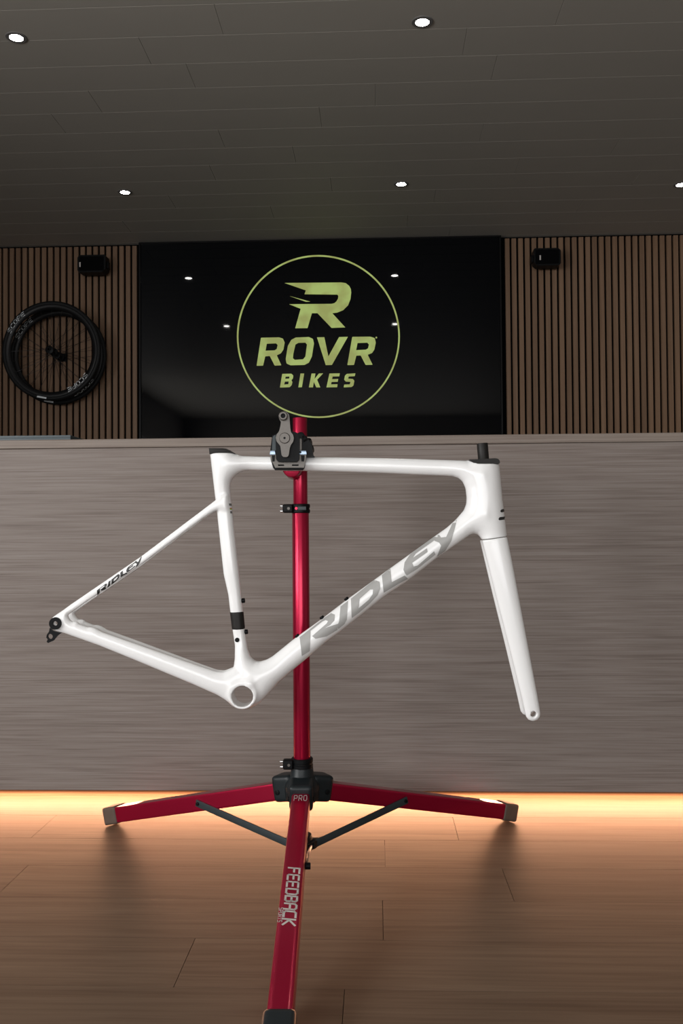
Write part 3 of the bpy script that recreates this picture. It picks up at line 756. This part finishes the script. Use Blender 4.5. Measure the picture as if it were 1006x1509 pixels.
leg_text('l', 'PRO', 0.036, -0.008, 0.0095, M_logo_dim, 0.13, flip=True, adv=0.98)
leg_text('r', 'PRO', 0.036, -0.008, 0.0095, M_logo_dim, 0.13, flip=True, adv=0.98)
# inner post, slider and braces
MB().cyl((0, 0, 0.030), (0, 0, 0.15), 0.0125, 24, bev=0.001).build('inner_post', M_black, st)
sl = MB().lathe([(0.0126, -0.016), (0.020, -0.016), (0.0215, -0.013), (0.0215, 0.012), (0.019, 0.016), (0.0126, 0.016)], 28, (0, 0, 0.052), closed=True).build('slider', M_black, st)
for k in 'lrf':
    d = Vector((math.cos(AZ[k]), math.sin(AZ[k]), 0)); s = Vector((-d.y, d.x, 0))
    sgn = {'l': 1, 'r': -1, 'f': 1}[k]
    r2 = {'l': 0.268, 'r': 0.250, 'f': 0.285}[k]
    o_ = s * sgn * (LW / 2 + 0.003)
    p0 = d * 0.020 + Vector((0, 0, 0.050)) + o_ * 0.9; p1 = leg_pt(k, r2, leg_axis(k, r2)) + o_
    MB().bar(d * 0.010 + Vector((0, 0, 0.050)), p0 + d * 0.006, 0.03, 0.016, 0.003).build('lug', M_black, sl)
    if k != 'f':
        br = MB().bar(p0, p1 + (p1 - p0).normalized() * 0.006, 0.004, 0.0155, 0.0015).build('brace', M_brace, st)
    else:
        mid = (p0 + p1) / 2 + Vector((0, 0, 0.006))
        br = MB().tube([p0, (p0 * .6 + mid * .4), mid, (p1 * .6 + mid * .4), p1], 0.0030, 10).build('brace', M_cast, st)
        MB().cyl(p0 - s * sgn * 0.005, p0 + s * sgn * 0.007, 0.0065, 16, bev=0.001).build('brace_bolt', M_black, br)
    MB().cyl(p1 - s * sgn * 0.003, p1 + s * sgn * (0.0045 if k != 'f' else 0.007), 0.0042 if k != 'f' else 0.0062, 16, bev=0.001).build('brace_bolt', M_black, br)

# clamp head
YF = -(PD - FD)                              # frame plane in stand coordinates
FR_Y = YF - 0.021                            # front jaw inner face
def cprism(name, pts, y0_, y1_, mat, parent, bev=0.0, holes=(), ref=None):
    ref = y0_ if ref is None else ref
    loops = [[SPl.p(x_, y_, ref) for x_, y_ in l] for l in [pts] + list(holes)]
    return MB().prism(loops, y0_, y1_, bev).build(name, mat, parent, smooth=40)
ca = sp(428.8, 688.5, YF)
MB().cyl((ca.x, 0.004, ca.z), (ca.x, YF + 0.020, ca.z), 0.0192, 36, bev=0.002).build('clamp_drum', M_red, st)
hd = sp(447, 660, -0.02)
MB().box((0.004, -0.004, sp(445, 664, 0).z), (0.044, 0.050, 0.050), 0.010, 4).build('clamp_housing', M_black, st, smooth=50)
cprism('rear_jaw', rc([(401, 641), (444, 641), (452, 664), (450, 684), (446, 692), (404, 692), (400, 684), (398, 664)], 6), YF + 0.018, YF + 0.034, M_black, st, 0.003)
b = MB()
for i in range(4):
    c = sp(444 + i * 4.2, 645 + i * 4.6 + (3 if i == 3 else 0), -0.04)
    b.cyl((c.x, -0.075, c.z), (c.x, -0.012, c.z), 0.0085, 18, bev=0.0015)
b.build('ribbed_knob', M_black, st)
c = sp(452, 655, -0.05)
MB().tube([c + Vector((-0.006, 0, 0.010)), c + Vector((0.004, -0.004, 0.004)), c + Vector((0.010, -0.004, -0.012))], [0.004, 0.006, 0.004], 12).build('release_lever', M_cast, st)
cprism('jaw_base', rc([(441, 655), (455, 648), (459, 655), (461, 671), (464, 672.6), (441, 672.6)], 4, 1), YF + 0.002 - 0.028, YF + 0.030, M_black, st, 0.002)
# front jaw: rubber edge, metal frame, black carriage, crank
cprism('jaw_pad', [(397.8, 667), (451.5, 667), (451, 676), (448.2, 690), (446, 692.6), (405, 692.6), (402, 689), (398.6, 677)], FR_Y + 0.000, FR_Y + 0.008, M_black, st, 0.001)
jf = cprism('front_jaw', [(398.0, 668.5), (451.3, 668.5), (450.6, 677), (447.6, 689.2), (405.3, 689.2), (399.2, 677)], FR_Y - 0.008, FR_Y + 0.000, M_cast, st, 0.0015,
            [[(409.2, 684.4), (418.2, 684.4), (418.8, 686.6), (409.8, 686.8)], [(430.2, 684.4), (440, 684.4), (439.6, 686.6), (430, 686.6)]])
for x0_, x1_ in ((400.2, 405.0), (443.2, 448.6)):
    cprism('jaw_rubber', [(x0_, 671), (x1_, 671), (x1_ - 0.6, 680), (x0_ + 0.8, 680)], FR_Y - 0.0095, FR_Y - 0.006, M_black, jf)
for x0_, x1_ in ((397.2, 406.0), (439.5, 451.8)):
    cprism('jaw_plate', [(x0_, 669.8), (x0_ + 1.0, 664), (x1_ - 1.0, 664), (x1_, 669.8)], FR_Y - 0.013, FR_Y - 0.004, M_steel, jf, 0.001)
pin = sp(442.4, 666.4, FR_Y - 0.013)
MB().cyl(pin, pin + Vector((0, -0.0012, 0)), 0.0022, 12).build('pin', M_black, jf)
cprism('jaw_carriage', rc([(405.8, 640), (411, 636.8), (432, 636), (438.6, 638), (440.8, 646), (440.8, 676), (437, 680.3), (410, 680.5), (406.5, 677)], 5, 2), FR_Y - 0.022, FR_Y - 0.006, M_black, st, 0.003)
cprism('side_guard', rc([(401.5, 644), (406, 640), (406.5, 664), (400.5, 664)], 5, 1), FR_Y - 0.010, FR_Y + 0.01, M_brace, st, 0.001)
cprism('side_guard', rc([(440.5, 646), (444.5, 646), (444.5, 664), (440.5, 664)], 5, 1), FR_Y - 0.010, FR_Y + 0.01, M_cast, st, 0.001)
CRY = FR_Y - 0.034
lev = [(410.6, 614.5), (411.6, 610.2), (414.4, 607.2), (418.4, 606), (422.6, 607.4), (425.6, 610.8), (426.4, 616), (427.4, 630), (428.4, 636.5), (431.6, 640.5), (432.8, 645.5), (431.8, 651), (428.6, 655.2), (426.8, 660), (425.2, 671), (423.2, 673.4), (417.4, 673.4), (414.8, 671), (412.8, 657), (410.6, 654.4), (407.2, 650), (406.2, 645), (407.2, 640.6), (411, 635.6), (413, 628), (413.8, 621.4), (411.6, 618.4)]
ck = cprism('crank_lever', rc(lev, 4, 1), CRY, CRY + 0.011, M_cast, st, 0.0022)
c = sp(419.2, 645.6, CRY)
MB().lathe([(0.0023, -0.002), (0.0095, -0.002), (0.0110, -0.0005), (0.0110, 0.006), (0.0023, 0.006)], 30, c + Vector((0, 0, 0)), (0, 1, 0), closed=True).build('crank_cap', M_cast, ck)
MB().cyl(c + Vector((0, -0.0018, 0)), c + Vector((0, 0.004, 0)), 0.0024, 14).build('crank_bolt', M_black, ck)
MB().cyl(c + Vector((0, 0.010, 0)), c + Vector((0, 0.016, 0)), 0.009, 20).build('crank_shaft', M_black, ck)
c = sp(417.4, 613.6, CRY)
MB().lathe([(0.0048, -0.010), (0.0072, -0.010), (0.0088, -0.0085), (0.0088, 0.006), (0.0048, 0.006)], 28, c, (0, 1, 0), closed=True).build('crank_boss', M_cast, ck)
MB().cyl(c + Vector((0, -0.004, 0)), c + Vector((0, 0.008, 0)), 0.0049, 20).build('boss_bore', M_black, ck)

# ------------------------------------------------------------------ wall things
def wheel(name, label, cx, cy_, cz, Rw):
    """wheel hung flat against the wall, axle along y"""
    t = thing(name, label, 'bicycle wheel', (cx, cy_, cz), 0, 'bicycle wheels hung on the slatted wall')
    n = 72
    MB().lathe([(Rw - 0.014 + 0.014 * math.cos(a), 0.014 * math.sin(a)) for a in [2 * math.pi * i / 14 for i in range(14)]], n, (0, 0, 0), (0, 1, 0), closed=True).build('tyre', M_rubber, t, smooth=60)
    rim = MB().lathe([(Rw - 0.023, -0.0115), (Rw - 0.030, -0.0125), (Rw - 0.047, -0.007), (Rw - 0.052, 0), (Rw - 0.047, 0.007), (Rw - 0.030, 0.0125), (Rw - 0.023, 0.0115)], n, (0, 0, 0), (0, 1, 0), closed=True).build('rim', M_rim, t, smooth=60)
    MB().lathe([(0.0066, -0.050), (0.010, -0.050), (0.010, -0.040), (0.024, -0.037), (0.024, -0.030), (0.014, -0.024), (0.012, 0.0), (0.014, 0.024), (0.024, 0.030), (0.024, 0.037), (0.010, 0.040), (0.010, 0.050), (0.0066, 0.050)], 28, (0, 0, 0), (0, 1, 0), closed=True).build('hub', M_black, t)
    sm = None
    for i in range(24):
        a = 2 * math.pi * i / 24; sd = -1 if i % 2 else 1; cr = 0.85 * (1 if (i // 2) % 2 else -1)
        p = Vector((0.022 * math.cos(a + cr), sd * 0.033, 0.022 * math.sin(a + cr))); q = Vector(((Rw - 0.050) * math.cos(a), 0, (Rw - 0.050) * math.sin(a)))
        MB().tube([p, q], 0.0011, 5).build('spoke', M_rim, t)
    for (ang, r0) in ((R(141), Rw - 0.028), (R(-50), Rw - 0.044)):
        q, Wt = text_quads('SCOPE', 0.2, 0.95, 0.1); hgt = 0.0215; Rm = r0 + 0.004
        flip = 1
        def fm(u, v, ang=ang, flip=flip, Rm=Rm, Wt=Wt):
            th = ang - flip * ((u - Wt / 2) * hgt * 1.5) / Rm; rr_ = Rm + flip * (v - 0.5) * hgt
            return Vector((rr_ * math.cos(th), -0.0145, rr_ * math.sin(th)))
        text_mesh('wheel_lettering', q, fm, M_wheel_print, t)
    q = [[(-.5, 0), (.5, 0), (.5, 1), (-.5, 1)]]
    def fl(u, v):
        th = R(-101) + u * 0.20; return Vector(((Rw - 0.018 + v * 0.010) * math.cos(th), -0.0146, (Rw - 0.018 + v * 0.010) * math.sin(th)))
    text_mesh('tyre_label', q, fl, M_wheel_print, t)
    return t
WR = 0.297
pa = on_y(75.9, 517, 5.255)
wheel('bicycle_wheel', 'front one of two black spoked bicycle wheels hung on the slatted wall', pa.x, 5.255, pa.z, WR)
pb = on_y(86, 524.6, 5.382)
wheel('bicycle_wheel', 'rear one of two black bicycle wheels, partly hidden nearest the wall slats', pb.x, 5.382, pb.z, WR)
hang = thing('wheel_hanger', 'small black wall rod carrying the two hung bicycle wheels', 'hanger', ((pa.x + pb.x) / 2, 5.45, (pa.z + pb.z) / 2))
MB().cyl((0, 0.002, 0), (0, -0.15, 0), 0.006, 14).build('rod', M_black, hang)
MB().box((0, -0.001, 0), (0.05, 0.006, 0.05), 0.002).build('plate', M_black, hang)

def speaker(label, px0, px1, py0, py1, side):
    y_ = 5.33
    a, b2 = on_y(px0, py1, y_), on_y(px1, py0, y_); w, h = b2.x - a.x, b2.z - a.z
    cx, cz = (a.x + b2.x) / 2, (a.z + b2.z) / 2
    t = thing('wall_speaker', label, 'speaker', (cx, y_, cz - h / 2), 0, 'small wall speakers beside the television')
    pts = rc([(-w / 2, 0.012), (-w / 2 + 0.012, 0), (w / 2 - 0.022, 0), (w / 2, 0.020), (w / 2, h - 0.006), (w / 2 - 0.006, h), (-w / 2 + 0.016, h), (-w / 2, h - 0.014)], 0.012, 2)
    if side < 0: pts = [(-x_, z_) for x_, z_ in pts]
    MB().prism([pts], 0.0, 0.075, 0.004).build('cabinet', M_black, t)
    MB().box((0, -0.001, h / 2), (w * 0.86, 0.006, h * 0.8), 0.002).build('grille', M_felt, t)
    bx = side * (w / 2 + 0.003)
    MB().box((bx, 0.045, h * 0.48), (0.014, 0.04, h * 0.40), 0.004, 3).build('bracket_knob', M_black, t)
    MB().box((0, 0.0985, h / 2), (0.05, 0.047, 0.05), 0.004).build('wall_bracket', M_black, t)
    lx = -w * 0.40 if side > 0 else -w * 0.27
    MB().box((lx, -0.0045, h * 0.44), (0.008, 0.001, h * 0.27)).build('badge', M_logo_silver, t)
    return t
speaker('small black speaker on the slats above the hung bicycle wheels', 114, 155.5, 375, 401.5, 1)
speaker('small black speaker on the slats right of the television', 786.5, 826, 365, 391.5, -1)

# flat closed device lying on the counter
la, lb = on_y(-60, 650, CY + 0.05), on_y(104, 641.5, CY + 0.05)
lp = thing('closed_laptop', 'slim blue-grey closed laptop lying on the left end of the counter', 'laptop', ((la.x + lb.x) / 2, CY + 0.17, CT))
lw = lb.x - la.x; lh = lb.z + 0.001 - CT
MB().box((0, 0, lh * 0.30 + 0.0005), (lw, 0.24, lh * 0.55), 0.003, 2).build('base', M_laptop, lp)
MB().box((0, 0, lh * 0.79), (lw, 0.24, lh * 0.42), 0.003, 2).build('lid', M_laptop, lp)

# ceiling downlights on a square grid
p_a, p_b, p_c, p_d = on_z(184, 283, CEIL), on_z(591, 271, CEIL), on_z(24, 55, CEIL), on_z(622, 32, CEIL)
p_e = on_z(1003, 272, CEIL)
def downlight(p, label):
    t = thing('ceiling_downlight', label, 'downlight', (p.x, p.y, CEIL), 0, 'recessed ceiling downlights')
    MB().lathe([(0.0235, -0.003), (0.036, -0.0028), (0.038, -0.001), (0.038, 0.004), (0.0235, 0.004)], 32, closed=True).build('trim_ring', M_trim, t)
    MB().lathe([(0, -0.002), (0.0233, -0.002), (0.0233, 0.003), (0, 0.003)], 28).build('lens', M_lamp, t)
    l = bpy.data.lights.new('downlight_beam', 'SPOT'); l.energy = 5; l.spot_size = R(100); l.spot_blend = 0.8; l.color = (1, 0.93, 0.84); l.shadow_soft_size = 0.03
    lo = bpy.data.objects.new('downlight_beam', l); COL.objects.link(lo); lo.parent = t; lo.location = (0, 0, -0.03)
downlight(p_c, 'round recessed ceiling downlight nearest the top left corner')
downlight(p_d, 'round recessed ceiling downlight at the top, right of centre')
downlight(p_a, 'recessed ceiling downlight above the hung wheels, in the row nearest the television')
downlight(p_b, 'recessed ceiling downlight in the row nearest the television, straight above its screen')
downlight(p_e, 'recessed ceiling downlight cut off by the right edge of the picture')
